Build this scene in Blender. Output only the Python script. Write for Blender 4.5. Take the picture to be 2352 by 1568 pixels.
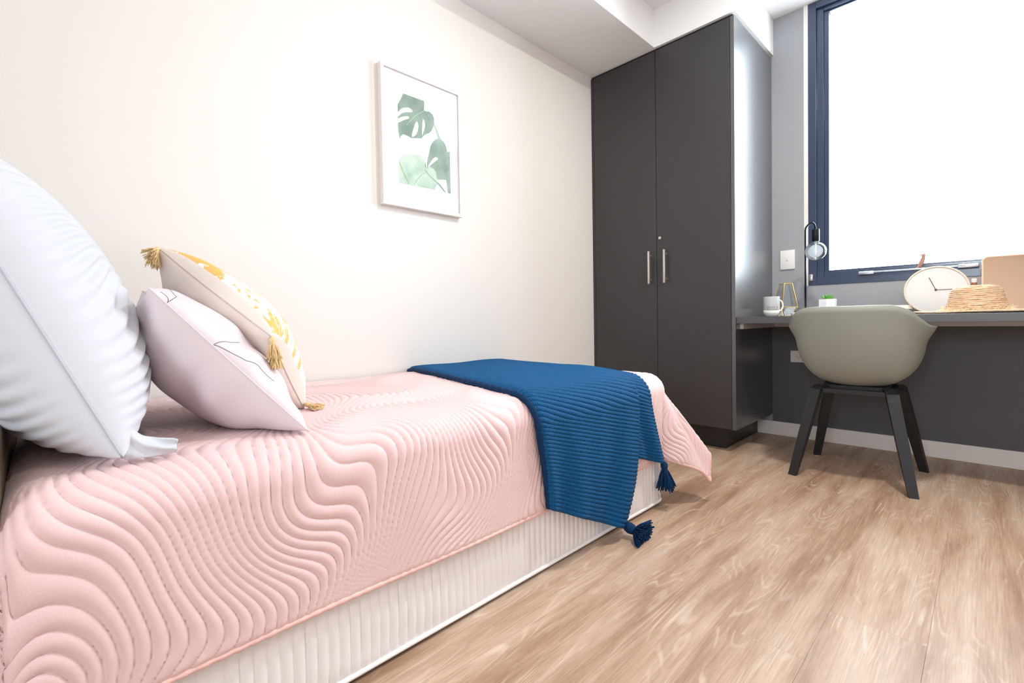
import bpy, bmesh, math, random
import numpy as np
from mathutils import Vector, Matrix
random.seed(4); np.random.seed(4)
S = bpy.context.scene
for o in list(bpy.data.objects): bpy.data.objects.remove(o)
C = S.collection

# ------------------------------------------------------------ camera
cam_d = bpy.data.cameras.new('camera'); cam = bpy.data.objects.new('camera', cam_d); C.objects.link(cam)
ay, ap, ar = [math.radians(v) for v in (46.881, -1.3298, -1.0325)]
Fv = Vector((math.cos(ay)*math.cos(ap), math.sin(ay)*math.cos(ap), math.sin(ap)))
Rv = Vector((math.sin(ay), -math.cos(ay), 0)); Uv = Rv.cross(Fv)
R2 = Rv*math.cos(ar)+Uv*math.sin(ar); U2 = Uv*math.cos(ar)-Rv*math.sin(ar)
M = Matrix((R2, U2, -Fv)).transposed().to_4x4(); M.translation = (0, 0, 0.75)
cam.matrix_world = M
cam_d.sensor_width = 36; cam_d.lens = 36*1081.7/2352
cam_d.shift_x = 61.65/2352; cam_d.shift_y = -21.28/2352
cam_d.clip_start = 0.02; cam_d.clip_end = 200
S.camera = cam

# ------------------------------------------------------------ world, light, exposure
W = bpy.data.worlds.new('sky'); S.world = W; W.use_nodes = True
bg = W.node_tree.nodes['Background']; bg.inputs[0].default_value = (0.83, 0.92, 1.0, 1); bg.inputs[1].default_value = 16.0
S.view_settings.view_transform = 'Standard'; S.view_settings.look = 'None'
S.view_settings.exposure = 0.47; S.view_settings.gamma = 1; S.view_settings.use_curve_mapping = False
def portal(name, loc, rot, sx, sy):
    l = bpy.data.lights.new(name, 'AREA'); l.shape = 'RECTANGLE'; l.size = sx; l.size_y = sy; l.cycles.is_portal = True
    o = bpy.data.objects.new(name, l); o.location = loc; o.rotation_euler = rot; C.objects.link(o); return o
portal('window_portal', (3.43, 0.27, 1.78), (math.radians(90), 0, math.radians(90)), 0.76, 1.60)
portal('window_portal', (-1.76, -0.1, 1.45), (math.radians(90), 0, math.radians(-90)), 0.8, 0.9)
FILL_POWER = 6.0
def fill_lamp(x, y, z, p):
    l = bpy.data.lights.new('fill_lamp', 'AREA'); l.shape = 'DISK'; l.size = 0.16; l.energy = p; l.color = (1, 0.96, 0.92)
    o = bpy.data.objects.new('fill_lamp', l); o.location = (x, y, z); C.objects.link(o); return o

# ------------------------------------------------------------ helpers
def lin(c):
    return tuple((v/255/12.92 if v/255 <= 0.04045 else ((v/255+0.055)/1.055)**2.4) for v in c)
def mat(name, rgb, rough=0.6, metal=0.0, spec=0.5, bump=None, coat=0.0, var=0.0, sheen=0.0, sss=0.0):
    m = bpy.data.materials.new(name); m.use_nodes = True; nt = m.node_tree; b = nt.nodes['Principled BSDF']
    c = lin(rgb); b.inputs['Base Color'].default_value = (*c, 1); b.inputs['Roughness'].default_value = rough
    b.inputs['Metallic'].default_value = metal; b.inputs['Specular IOR Level'].default_value = spec
    b.inputs['Coat Weight'].default_value = coat; b.inputs['Sheen Weight'].default_value = sheen
    tc = nt.nodes.new('ShaderNodeTexCoord')
    n = nt.nodes.new('ShaderNodeTexNoise'); n.inputs['Scale'].default_value = (bump or (40, 0))[0]; n.inputs['Detail'].default_value = 4
    nt.links.new(tc.outputs['Object'], n.inputs['Vector'])
    if bump and bump[1]:
        bp = nt.nodes.new('ShaderNodeBump'); bp.inputs['Strength'].default_value = bump[1]; bp.inputs['Distance'].default_value = 0.002
        nt.links.new(n.outputs['Fac'], bp.inputs['Height']); nt.links.new(bp.outputs['Normal'], b.inputs['Normal'])
    if var:
        n2 = nt.nodes.new('ShaderNodeTexNoise'); n2.inputs['Scale'].default_value = 3; nt.links.new(tc.outputs['Object'], n2.inputs['Vector'])
        mx = nt.nodes.new('ShaderNodeMix'); mx.data_type = 'RGBA'
        mx.inputs['A'].default_value = (*[v*(1-var) for v in c], 1); mx.inputs['B'].default_value = (*[min(1, v*(1+var)) for v in c], 1)
        nt.links.new(n2.outputs['Fac'], mx.inputs['Factor']); nt.links.new(mx.outputs['Result'], b.inputs['Base Color'])
    return m
def glass(name, tint=(1, 1, 1), refl=1.0):
    m = bpy.data.materials.new(name); m.use_nodes = True; nt = m.node_tree; nt.nodes.clear()
    o = nt.nodes.new('ShaderNodeOutputMaterial'); mx = nt.nodes.new('ShaderNodeMixShader'); t = nt.nodes.new('ShaderNodeBsdfTransparent')
    g = nt.nodes.new('ShaderNodeBsdfGlossy'); f = nt.nodes.new('ShaderNodeFresnel'); f.inputs[0].default_value = 1.45
    t.inputs[0].default_value = (*tint, 1); g.inputs['Roughness'].default_value = 0.03
    mu = nt.nodes.new('ShaderNodeMath'); mu.operation = 'MULTIPLY'; mu.inputs[1].default_value = refl
    nt.links.new(f.outputs[0], mu.inputs[0]); nt.links.new(mu.outputs[0], mx.inputs[0])
    nt.links.new(t.outputs[0], mx.inputs[1]); nt.links.new(g.outputs[0], mx.inputs[2]); nt.links.new(mx.outputs[0], o.inputs[0])
    return m

class MB:
    def __init__(s): s.v = []; s.f = []; s.uv = None
    def add(s, vs, fs):
        n = len(s.v); s.v += [tuple(map(float, p)) for p in vs]; s.f += [tuple(i+n for i in f) for f in fs]; return s
    def box(s, x0, x1, y0, y1, z0, z1, b=0.0):
        if b <= 0:
            return s.add([(x0,y0,z0),(x1,y0,z0),(x1,y1,z0),(x0,y1,z0),(x0,y0,z1),(x1,y0,z1),(x1,y1,z1),(x0,y1,z1)],
                         [(0,3,2,1),(4,5,6,7),(0,1,5,4),(1,2,6,5),(2,3,7,6),(3,0,4,7)])
        bm = bmesh.new(); bmesh.ops.create_cube(bm, size=1)
        for v in bm.verts: v.co = ((x0+x1)/2+v.co.x*(x1-x0), (y0+y1)/2+v.co.y*(y1-y0), (z0+z1)/2+v.co.z*(z1-z0))
        bmesh.ops.bevel(bm, geom=list(bm.edges), offset=b, segments=2, profile=0.5, affect='EDGES')
        bm.verts.index_update(); s.add([v.co[:] for v in bm.verts], [tuple(v.index for v in f.verts) for f in bm.faces]); bm.free(); return s
    def tube(s, pts, r, n=10, caps=True, closed=False):
        pts = [Vector(p) for p in pts]; k = len(pts); rs = r if hasattr(r, '__len__') else [r]*k
        vs = []; up = None
        for i, p in enumerate(pts):
            if closed: t = (pts[(i+1) % k]-pts[i-1])
            else: t = pts[min(i+1, k-1)]-pts[max(i-1, 0)]
            t.normalize()
            if up is None: up = Vector((0,0,1)) if abs(t.z) < 0.9 else Vector((1,0,0))
            a = t.cross(up)
            if a.length < 1e-5: a = t.orthogonal()
            a.normalize(); b = a.cross(t).normalized(); up = b
            for j in range(n):
                an = 2*math.pi*j/n; vs.append(p+(a*math.cos(an)+b*math.sin(an))*rs[i])
        fs = []
        for i in range(k if closed else k-1):
            i2 = (i+1) % k
            for j in range(n): fs.append((i*n+j, i*n+(j+1) % n, i2*n+(j+1) % n, i2*n+j))
        if caps and not closed: fs.append(tuple(range(n))[::-1]); fs.append(tuple((k-1)*n+j for j in range(n)))
        return s.add(vs, fs)
    def lathe(s, prof, c=(0,0,0), n=40, axis=(0,0,1), capb=True, capt=True):
        q = Vector((0,0,1)).rotation_difference(Vector(axis).normalized()); c = Vector(c); vs = []
        for r, z in prof:
            for j in range(n):
                an = 2*math.pi*j/n; vs.append(c+q @ Vector((r*math.cos(an), r*math.sin(an), z)))
        fs = []; k = len(prof)
        for i in range(k-1):
            for j in range(n): fs.append((i*n+j, i*n+(j+1) % n, (i+1)*n+(j+1) % n, (i+1)*n+j))
        if capb: fs.append(tuple(range(n))[::-1])
        if capt: fs.append(tuple((k-1)*n+j for j in range(n)))
        return s.add(vs, fs)
    def grid(s, P, flip=False):
        nu, nv = P.shape[:2]; n = len(s.v); s.v += [tuple(p) for p in P.reshape(-1, 3).tolist()]
        for i in range(nu-1):
            for j in range(nv-1):
                f = (n+i*nv+j, n+(i+1)*nv+j, n+(i+1)*nv+j+1, n+i*nv+j+1); s.f.append(f[::-1] if flip else f)
        return s
ROOT = {}
def props(o, label, cat, group=None):
    o['label'] = label; o['category'] = cat
    if group: o['group'] = group
def thing(name, label, cat, loc, group=None):
    o = bpy.data.objects.new(name, None); o.empty_display_size = 0.1; o.location = loc; C.objects.link(o)
    props(o, label, cat, group); ROOT[o.name] = Vector(loc); return o
def link(name, me, m, parent=None, smooth=False, origin=None):
    """mesh vertices are given in world coordinates; they are re-based on the parent's (or own) base point"""
    o = bpy.data.objects.new(name, me); C.objects.link(o)
    if parent is not None: base = ROOT[parent.name]; o.parent = parent
    else:
        if origin is None:
            co = np.array([v.co[:] for v in me.vertices]); mn, mxx = co.min(0), co.max(0)
            base = Vector(((mn[0]+mxx[0])/2, (mn[1]+mxx[1])/2, mn[2]))
        else: base = Vector(origin)
        o.location = base
    ROOT[o.name] = base
    me.transform(Matrix.Translation(-base))
    for mm in (m if isinstance(m, (list, tuple)) else [m]): me.materials.append(mm)
    if smooth:
        me.shade_smooth()
        if smooth != True: 
            try: me.set_sharp_from_angle(angle=math.radians(smooth))
            except Exception: pass
    return o
def mesh(name, mb):
    me = bpy.data.meshes.new(name); me.from_pydata(mb.v, [], mb.f); me.update(); return me
def part(name, mb, m, parent=None, smooth=False, label=None):
    me = mesh(name, mb)
    bm = bmesh.new(); bm.from_mesh(me); bmesh.ops.recalc_face_normals(bm, faces=bm.faces); bm.to_mesh(me); bm.free()
    o = link(name, me, m, parent, smooth)
    if label: o['label'] = label
    return o
def struct(name, mb, m, smooth=False):
    o = part(name, mb, m, None, smooth); o['kind'] = 'structure'; return o
def gridmesh(name, P, m, parent=None, uv=None, solid=0.0, closed_v=False):
    """fast big grid (numpy)"""
    nu, nv = P.shape[:2]; me = bpy.data.meshes.new(name)
    i, j = np.meshgrid(np.arange(nu-1), np.arange(nv-1), indexing='ij')
    a = (i*nv+j).ravel(); q = np.stack([a, a+nv, a+nv+1, a+1], 1).astype(np.int32)
    me.vertices.add(nu*nv); me.vertices.foreach_set('co', P.reshape(-1).astype(np.float32))
    nf = len(q); me.loops.add(nf*4); me.loops.foreach_set('vertex_index', q.ravel())
    me.polygons.add(nf); me.polygons.foreach_set('loop_start', np.arange(nf, dtype=np.int32)*4)
    me.update(calc_edges=True); me.validate()
    if uv is not None:
        l = me.uv_layers.new(name='UVMap'); l.data.foreach_set('uv', uv.reshape(-1, 2)[q.ravel()].astype(np.float32).ravel())
    o = link(name, me, m, parent, True)
    if solid:
        md = o.modifiers.new('thickness', 'SOLIDIFY'); md.thickness = solid; md.offset = -1
    return o
def normals(P):
    du = np.gradient(P, axis=0); dv = np.gradient(P, axis=1); n = np.cross(du, dv)
    return n/np.maximum(np.linalg.norm(n, axis=2, keepdims=True), 1e-9)

# ------------------------------------------------------------ materials
M_WALL = mat('cream_paint', (236, 232, 227), 0.7, bump=(300, 0.05))
M_CEIL = mat('white_ceiling', (240, 239, 238), 0.8)
M_WHITE = mat('white_paint', (238, 234, 230), 0.5)
M_SKIRT = mat('white_skirting', (232, 226, 222), 0.45)
M_GREY = mat('grey_wall_paint', (160, 162, 166), 0.55, bump=(300, 0.05))
M_CAB = mat('charcoal_laminate', (50, 48, 49), 0.42, spec=0.6, bump=(900, 0.06))
M_CABS = mat('charcoal_laminate_side', (50, 51, 55), 0.40, spec=1.0, coat=1.0)
M_BLACKK = mat('black_kickboard', (36, 35, 37), 0.4)
M_GAP = mat('dark_gap', (22, 21, 22), 0.8)
M_STEEL = mat('brushed_steel', (205, 200, 195), 0.3, 1.0)
M_FRAME = mat('slate_blue_aluminium', (28, 50, 82), 0.25, spec=0.9)
M_DESK = mat('charcoal_desk_laminate', (74, 72, 76), 0.35, spec=0.7, bump=(900, 0.05))
M_CABS.node_tree.nodes['Principled BSDF'].inputs['Coat Roughness'].default_value = 0.30; M_CABS.node_tree.nodes['Principled BSDF'].inputs['Coat IOR'].default_value = 1.7
M_STRIP = mat('pale_grey_strip', (215, 206, 210), 0.35)
M_BLACK = mat('black_stained_wood', (30, 30, 33), 0.45, bump=(200, 0.1))
M_PLASTIC = mat('white_plastic', (236, 233, 230), 0.35)
M_SHELL = mat('sage_grey_plastic', (150, 154, 144), 0.5, bump=(900, 0.05))
M_GLASS = glass('window_glass', refl=0.6)
M_CLEAR = glass('clear_glass', (0.97, 0.98, 0.98), 1.4)

def wood():
    m = bpy.data.materials.new('limed_oak'); m.use_nodes = True; nt = m.node_tree; N = nt.nodes; L = nt.links
    b = N['Principled BSDF']
    tc = N.new('ShaderNodeTexCoord'); oi = N.new('ShaderNodeObjectInfo')
    mu = N.new('ShaderNodeVectorMath'); mu.operation = 'SCALE'; mu.inputs['Scale'].default_value = 37.0
    cb = N.new('ShaderNodeCombineXYZ'); L.new(oi.outputs['Random'], cb.inputs[0]); L.new(oi.outputs['Random'], cb.inputs[1]); L.new(oi.outputs['Random'], cb.inputs[2])
    L.new(cb.outputs[0], mu.inputs[0])
    ad = N.new('ShaderNodeVectorMath'); L.new(tc.outputs['Object'], ad.inputs[0]); L.new(mu.outputs[0], ad.inputs[1])
    def mapping(sc, src=None):
        p = N.new('ShaderNodeMapping'); p.inputs['Scale'].default_value = sc; L.new(src or ad.outputs[0], p.inputs[0]); return p
    def noise(sc, scale, det=4, rough=0.5, dist=0, src=None):
        p = mapping(sc, src); n = N.new('ShaderNodeTexNoise'); n.inputs['Scale'].default_value = scale; n.inputs['Detail'].default_value = det
        n.inputs['Roughness'].default_value = rough; n.inputs['Distortion'].default_value = dist; L.new(p.outputs[0], n.inputs['Vector']); return n
    n1 = noise((0.6, 4.2, 1), 1.6, 2, 0.5, 0.15)          # contour field -> cathedral rings
    m1 = N.new('ShaderNodeMath'); m1.operation = 'MULTIPLY'; m1.inputs[1].default_value = 170; L.new(n1.outputs['Fac'], m1.inputs[0])
    s1 = N.new('ShaderNodeMath'); s1.operation = 'SINE'; L.new(m1.outputs[0], s1.inputs[0])
    r1 = N.new('ShaderNodeMapRange'); r1.inputs[1].default_value = 0.35; r1.inputs[2].default_value = 1.0; L.new(s1.outputs[0], r1.inputs[0])
    nm = noise((2.0, 9, 1), 2.2, 3, 0.6)                 # where the limed lines show
    rm = N.new('ShaderNodeMapRange'); rm.inputs[1].default_value = 0.48; rm.inputs[2].default_value = 0.68; L.new(nm.outputs['Fac'], rm.inputs[0])
    mm = N.new('ShaderNodeMath'); mm.operation = 'MULTIPLY'; L.new(r1.outputs[0], mm.inputs[0]); L.new(rm.outputs[0], mm.inputs[1])
    n2 = noise((0.7, 6.0, 1), 2.0, 6, 0.62, 0.25, tc.outputs['Object'])             # broad tone
    n3 = noise((2.2, 85, 1), 3.0, 6, 0.7, 0.1)              # fine fibres
    cr = N.new('ShaderNodeValToRGB'); e = cr.color_ramp.elements
    e[0].position = 0.33; e[0].color = (*lin((156, 121, 96)), 1); e[1].position = 0.66; e[1].color = (*lin((206, 181, 160)), 1)
    x = cr.color_ramp.elements.new(0.5); x.color = (*lin((187, 157, 132)), 1)
    L.new(n2.outputs['Fac'], cr.inputs[0])
    cf = N.new('ShaderNodeMapRange'); cf.inputs[1].default_value = 0.3; cf.inputs[2].default_value = 0.7; cf.inputs[3].default_value = 0.74; cf.inputs[4].default_value = 1.12; L.new(n3.outputs['Fac'], cf.inputs[0])
    rt = N.new('ShaderNodeMapRange'); rt.inputs[3].default_value = 0.95; rt.inputs[4].default_value = 1.02; L.new(oi.outputs['Random'], rt.inputs[0])
    mt = N.new('ShaderNodeMath'); mt.operation = 'MULTIPLY'; L.new(cf.outputs[0], mt.inputs[0]); L.new(rt.outputs[0], mt.inputs[1])
    vs = N.new('ShaderNodeVectorMath'); vs.operation = 'SCALE'; L.new(cr.outputs[0], vs.inputs[0]); L.new(mt.outputs[0], vs.inputs['Scale'])
    mx = N.new('ShaderNodeMix'); mx.data_type = 'RGBA'; L.new(vs.outputs[0], mx.inputs['A']); mx.inputs['B'].default_value = (*lin((232, 216, 200)), 1)
    mf = N.new('ShaderNodeMath'); mf.operation = 'MULTIPLY'; mf.inputs[1].default_value = 0.42; L.new(mm.outputs[0], mf.inputs[0])
    L.new(mf.outputs[0], mx.inputs['Factor']); L.new(mx.outputs['Result'], b.inputs['Base Color'])
    b.inputs['Roughness'].default_value = 0.47; b.inputs['Specular IOR Level'].default_value = 0.5
    bp = N.new('ShaderNodeBump'); bp.inputs['Strength'].default_value = 0.25; bp.inputs['Distance'].default_value = 0.001
    L.new(n3.outputs['Fac'], bp.inputs['Height']); L.new(bp.outputs['Normal'], b.inputs['Normal'])
    return m
M_WOOD = wood()

# ------------------------------------------------------------ setting
XW, YS, YL, XC = 3.374, 0.9346, 1.8364, 2.734
ZT, ZS, ZC = 2.361, 2.3746, 2.597
XR, YR = -1.70, -1.35
# floor with planks
fl = struct('floor', MB().box(XR, XW, YR, YL, -0.06, -0.004), mat('subfloor', (90, 70, 55), 0.8))
pw, pl = 0.18, 1.22; row = 0
y = YR
while y < YL-0.001:
    y1 = min(y+pw, YL); x = XR-[0.0, 0.52, 0.93, 0.31, 0.77][row % 5]-0.11*(row % 3)
    while x < XW:
        a, b_ = max(x, XR), min(x+pl, XW)
        if b_-a > 0.01: part('plank', MB().box(a+0.0001, b_-0.0001, y+0.0001, y1-0.0001, -0.004, 0.0, 0.0003), M_WOOD, fl)
        x += pl
    y = y1; row += 1
struct('wall_left', MB().box(XR, XW, YL, YL+0.12, 0, ZC), M_WALL)
WY0, WY1, WZ0, WZ1 = -0.24, 0.7413, 0.929, ZC
wb = MB()
wb.box(XW, XW+0.16, YR, WY0, 0, ZC); wb.box(XW, XW+0.16, WY1, YL, 0, ZC)
wb.box(XW, XW+0.16, WY0, WY1, 0, WZ0)
struct('wall_back', wb, M_GREY)
struct('wall_dark_sheet', MB().box(XW-0.004, XW, YR, YS, 0.085, 0.713), mat('wall_darkening', (84, 83, 87), 0.5))  # thin sheet added to make the wall darker below the desk
struct('wall_right', MB().box(XR, XW, YR-0.12, YR, 0, ZC), M_WALL)
wr = MB(); RY0, RY1, RZ0, RZ1 = -0.5, 0.3, 1.0, 1.9
wr.box(XR-0.12, XR, YR-.12, RY0, 0, ZC); wr.box(XR-0.12, XR, RY1, YL+.12, 0, ZC); wr.box(XR-0.12, XR, RY0, RY1, 0, RZ0); wr.box(XR-0.12, XR, RY0, RY1, RZ1, ZC)
struct('wall_rear', wr, M_WALL)
struct('ceiling', MB().box(XR-.12, XW+.16, YR-.12, YL+.12, ZC, ZC+0.1), M_CEIL)
struct('ceiling_bulkhead', MB().box(XR, XC-0.010, 1.379, YL, ZS, ZC), M_CEIL)
struct('cupboard_bulkhead', MB().box(XC-0.010, XW, YS-0.010, YL, ZS, ZC), M_CEIL)
struct('baseboard_back', MB().box(XW-0.014, XW, YR, 1.02, 0, 0.085, 0.002), M_SKIRT)
struct('baseboard_right', MB().box(XR, XW-0.02, YR, YR+0.014, 0, 0.085, 0.002), M_SKIRT)
# white reveal beside the window
struct('trim_1', MB().box(XW-0.002, XW+0.012, WY1, WY1+0.022, WZ0-0.0, ZC), M_WHITE)

def window(name, xa, xb, y0, y1, z0, z1, fw, sash=True, xin=1):
    r = bpy.data.objects.new(name, None); r.location = ((xa+xb)/2, (y0+y1)/2, z0); C.objects.link(r); r['kind'] = 'structure'; ROOT[r.name] = r.location.copy()
    def ring(xa, xb, y0, y1, z0, z1, w, bt=None):
        m = MB(); bt = bt or w
        m.box(xa, xb, y0, y0+w, z0, z1, 0.0015); m.box(xa, xb, y1-w, y1, z0, z1, 0.0015)
        m.box(xa, xb, y0+w, y1-w, z0, z0+bt, 0.0015); m.box(xa, xb, y0+w, y1-w, z1-w, z1, 0.0015); return m
    part('window_frame', ring(xa, xb, y0, y1, z0, z1, fw), M_FRAME, r)
    if sash: part('sash', ring(xa+0.018, xb, y0+fw, y1-fw, z0+fw, z1-0.028, 0.034), M_FRAME, r); part('glazing_bead', ring(xa+0.03, xb, y0+fw+0.034, y1-fw-0.034, z0+fw+0.034, z1-0.048, 0.024, 0.012), M_FRAME, r)
    return r
w1 = window('window_1', XW-0.004, XW+0.075, WY0, WY1, WZ0, WZ1-0.003, 0.040)
part('pane', MB().box(XW+0.045, XW+0.051, WY0+0.05, WY1-0.05, WZ0+0.05, WZ1-0.05), M_GLASS, w1)
w2 = window('window_2', XR-0.09, XR-0.01, RY0, RY1, RZ0, RZ1, 0.05, False)
part('window_mullion', MB().box(XR-0.085, XR-0.02, -0.125, -0.075, RZ0+.05, RZ1-.05, 0.002), M_FRAME, w2)
part('pane', MB().box(XR-0.055, XR-0.05, RY0+.04, RY1-.04, RZ0+.04, RZ1-.04), M_GLASS, w2)
# window winder bar and catch
t = part('winder_bar', MB().box(XW-0.02, XW-0.004, 0.05, 0.47, 0.979, 0.988, 0.003).box(XW-0.03, XW-0.002, 0.43, 0.50, 0.972, 0.990, 0.006).box(XW-0.03, XW-0.002, 0.03, 0.105, 0.972, 0.992, 0.006), mat('satin_silver', (190, 192, 205), 0.3, 0.8), w1, 30)
part('rivet', MB().lathe([(0.006, 0), (0.006, 0.003), (0.003, 0.004)], (XW-0.029, 0.07, 0.983), 16, (-1, 0, 0)), M_PLASTIC, w1, 40)
part('catch', MB().box(XW-0.022, XW-0.002, 0.715, 0.735, 0.955, 0.995, 0.005), M_STEEL, w1, 30)

# fill lamps added out of view to brighten the wall and wardrobe
for k, (x, y) in enumerate([(0.2, -0.75), (1.95, 0.15)]):
    cl = thing('fill_light', ['unseen fill lamp added in the ceiling behind the camera', 'unseen fill lamp added in the ceiling nearer the desk'][k], 'fill light', (x, y, ZC-0.008), 'added fill lights')
    part('fill_light_ring', MB().lathe([(0.10, 0), (0.10, -0.006), (0.082, -0.008), (0.082, 0)], (x, y, ZC), 32, capb=False, capt=False), M_WHITE, cl, 40)
    fill_lamp(x, y, ZC-0.012, FILL_POWER*(1, 4)[k])
# ------------------------------------------------------------ cupboard
cb = thing('wardrobe', 'tall charcoal two-door wardrobe built in between bed foot and desk', 'wardrobe', (3.05, 1.385, 0))
XD = XC+0.019
part('carcass', MB().box(XD, XW-0.001, YS+0.02, YL-0.001, 0.1300, ZT), M_CAB, cb)
part('side_panel', MB().box(XC, XW-0.001, YS, YS+0.0195, 0.130, ZT, 0.0008), M_CABS, cb)
part('filler_strip', MB().box(XC+0.001, XD, 1.8185, YL-0.001, 0.130, ZT, 0.0005), M_CAB, cb)
part('kickboard', MB().box(2.82, XW-0.001, 1.02, YL-0.001, 0, 0.13), M_BLACKK, cb)
part('shadow_gap', MB().box(XC+0.012, XW-0.001, YS+0.010, YL-0.001, ZT, ZS-0.0005), M_GAP, cb)
HM = mat('satin_nickel', (214, 206, 198), 0.35, 0.9)
for (y0, y1, hy) in ((1.3810, 1.8160, 1.416), (0.9565, 1.3780, 1.318)):
    d = part('door', MB().box(XC, XC+0.018, y0, y1, 0.132, ZT-0.002, 0.0008), M_CAB, cb)
    h = MB().box(XC-0.036, XC-0.024, hy-0.006, hy+0.006, 0.960, 1.158, 0.001)
    for z in (0.985, 1.133): h.box(XC-0.026, XC, hy-0.005, hy+0.005, z-0.005, z+0.005)
    part('door_handle', h, HM, d, 30, 'satin nickel bar handle')
    if y0 < 1: part('door_lock', MB().lathe([(0.009, 0), (0.009, 0.003), (0.007, 0.004), (0.007, 0.0025), (0.0001, 0.0025)], (XC, 1.359, 1.235), 24, (-1, 0, 0), capt=False).box(XC-0.0035, XC-0.0025, 1.3585, 1.3595, 1.231, 1.239), HM, d, 40, 'small round silver keyhole')
# ------------------------------------------------------------ desk
XDK, ZD = 2.745, 0.747
dk = thing('desk', 'long charcoal built-in desk top running under the window', 'desk', (3.06, -0.2, 0.69))
part('desktop', MB().box(XDK, XW, YR, YS, ZD-0.034, ZD, 0.0012), M_DESK, dk)
part('pale_strip', MB().box(XW-0.02, XW, YR, YS-0.002, 0.682, ZD-0.034, 0.001), M_STRIP, dk)  # pale strips under the desktop, coloured lighter to show below its edge
part('pale_strip', MB().box(2.80, XW-0.022, YS-0.018, YS, 0.682, ZD-0.034, 0.001), M_STRIP, dk)
# ------------------------------------------------------------ light switch and outlet
sw = thing('light_switch', 'white square light switch plate on the grey wall left of window', 'switch', (XW, 0.85, 1.035))
part('switch_plate', MB().box(XW-0.009, XW, 0.810, 0.889, 1.037, 1.155, 0.003), M_PLASTIC, sw, 30)
part('rocker', MB().box(XW-0.013, XW-0.009, 0.845, 0.854, 1.090, 1.104, 0.001), M_PLASTIC, sw)
ou = thing('power_outlet', 'white power outlet plate on the dark wall under the desk', 'power outlet', (XW, 0.776, 0.464))
part('outlet_plate', MB().box(XW-0.012, XW-0.004, 0.719, 0.834, 0.464, 0.536, 0.003), M_PLASTIC, ou, 30)
pin = MB()
for cy in (0.748, 0.79):
    for dy, dz, an in ((-0.007, 0.004, 30), (0.007, 0.004, -30), (0, -0.008, 0)):
        a = math.radians(an); c = Vector((XW-0.0122, cy+dy, 0.495+dz)); u = Vector((0, math.sin(a), math.cos(a)))*0.004; w = Vector((0, math.cos(a), -math.sin(a)))*0.0009
        n = Vector((0.001, 0, 0)); pin.add([c-u-w-n, c+u-w-n, c+u+w-n, c-u+w-n, c-u-w+n, c+u-w+n, c+u+w+n, c-u+w+n], [(0,1,2,3),(4,7,6,5),(0,4,5,1),(1,5,6,2),(2,6,7,3),(3,7,4,0)])
part('pin_holes', pin, M_GAP, ou)['kind'] = 'stuff'
for cy in (0.748, 0.79): part('outlet_switch', MB().box(XW-0.014, XW-0.0115, cy-0.006, cy+0.006, 0.515, 0.526, 0.001), M_PLASTIC, ou)

# ------------------------------------------------------------ picture
pc = thing('framed_print', 'white framed botanical print of green monstera leaves above the bed', 'picture', (1.325, YL, 1.273))
PX0, PX1, PZ0, PZ1 = 1.098, 1.5516, 1.273, 1.891; fw = 0.016; YF = YL-0.030
M_PF = mat('white_picture_frame', (240, 230, 224), 0.4)
for bx in ((PX0, PX0+fw, PZ0, PZ1), (PX1-fw, PX1, PZ0, PZ1), (PX0+fw, PX1-fw, PZ0, PZ0+fw), (PX0+fw, PX1-fw, PZ1-fw, PZ1)):
    part('frame_side', MB().box(bx[0], bx[1], YF, YL, bx[2], bx[3], 0.001), M_PF, pc)
part('mat_board', MB().box(PX0+fw, PX1-fw, YL-0.021, YL-0.003, PZ0+fw, PZ1-fw), mat('mat_board_white', (246, 245, 246), 0.6), pc)
def leafmat(name, c1, c2, sc=14):
    m = mat(name, c1, 0.55); nt = m.node_tree; tc = nt.nodes.new('ShaderNodeTexCoord'); n = nt.nodes.new('ShaderNodeTexNoise'); n.inputs['Scale'].default_value = sc
    nt.links.new(tc.outputs['Object'], n.inputs['Vector']); r = nt.nodes.new('ShaderNodeValToRGB')
    r.color_ramp.elements[0].position = 0.36; r.color_ramp.elements[0].color = (*lin(c1), 1); r.color_ramp.elements[1].position = 0.64; r.color_ramp.elements[1].color = (*lin(c2), 1)
    nt.links.new(n.outputs['Fac'], r.inputs[0]); nt.links.new(r.outputs[0], nt.nodes['Principled BSDF'].inputs['Base Color']); return m
M_PAPER = mat('print_paper', (244, 246, 242), 0.6)
LM = {'leaf_a': leafmat('print_dark_leaf', (112, 138, 124), (140, 166, 148)), 'leaf_b': leafmat('print_mid_leaf', (132, 158, 145), (166, 190, 176)), 'leaf_c': leafmat('print_pale_leaf', (172, 205, 186), (208, 228, 214)),
      'gap': M_PAPER, 'vein': leafmat('print_vein', (150, 180, 160), (170, 200, 180)), 'stem': leafmat('print_stem', (130, 156, 142), (172, 196, 182))}
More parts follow.
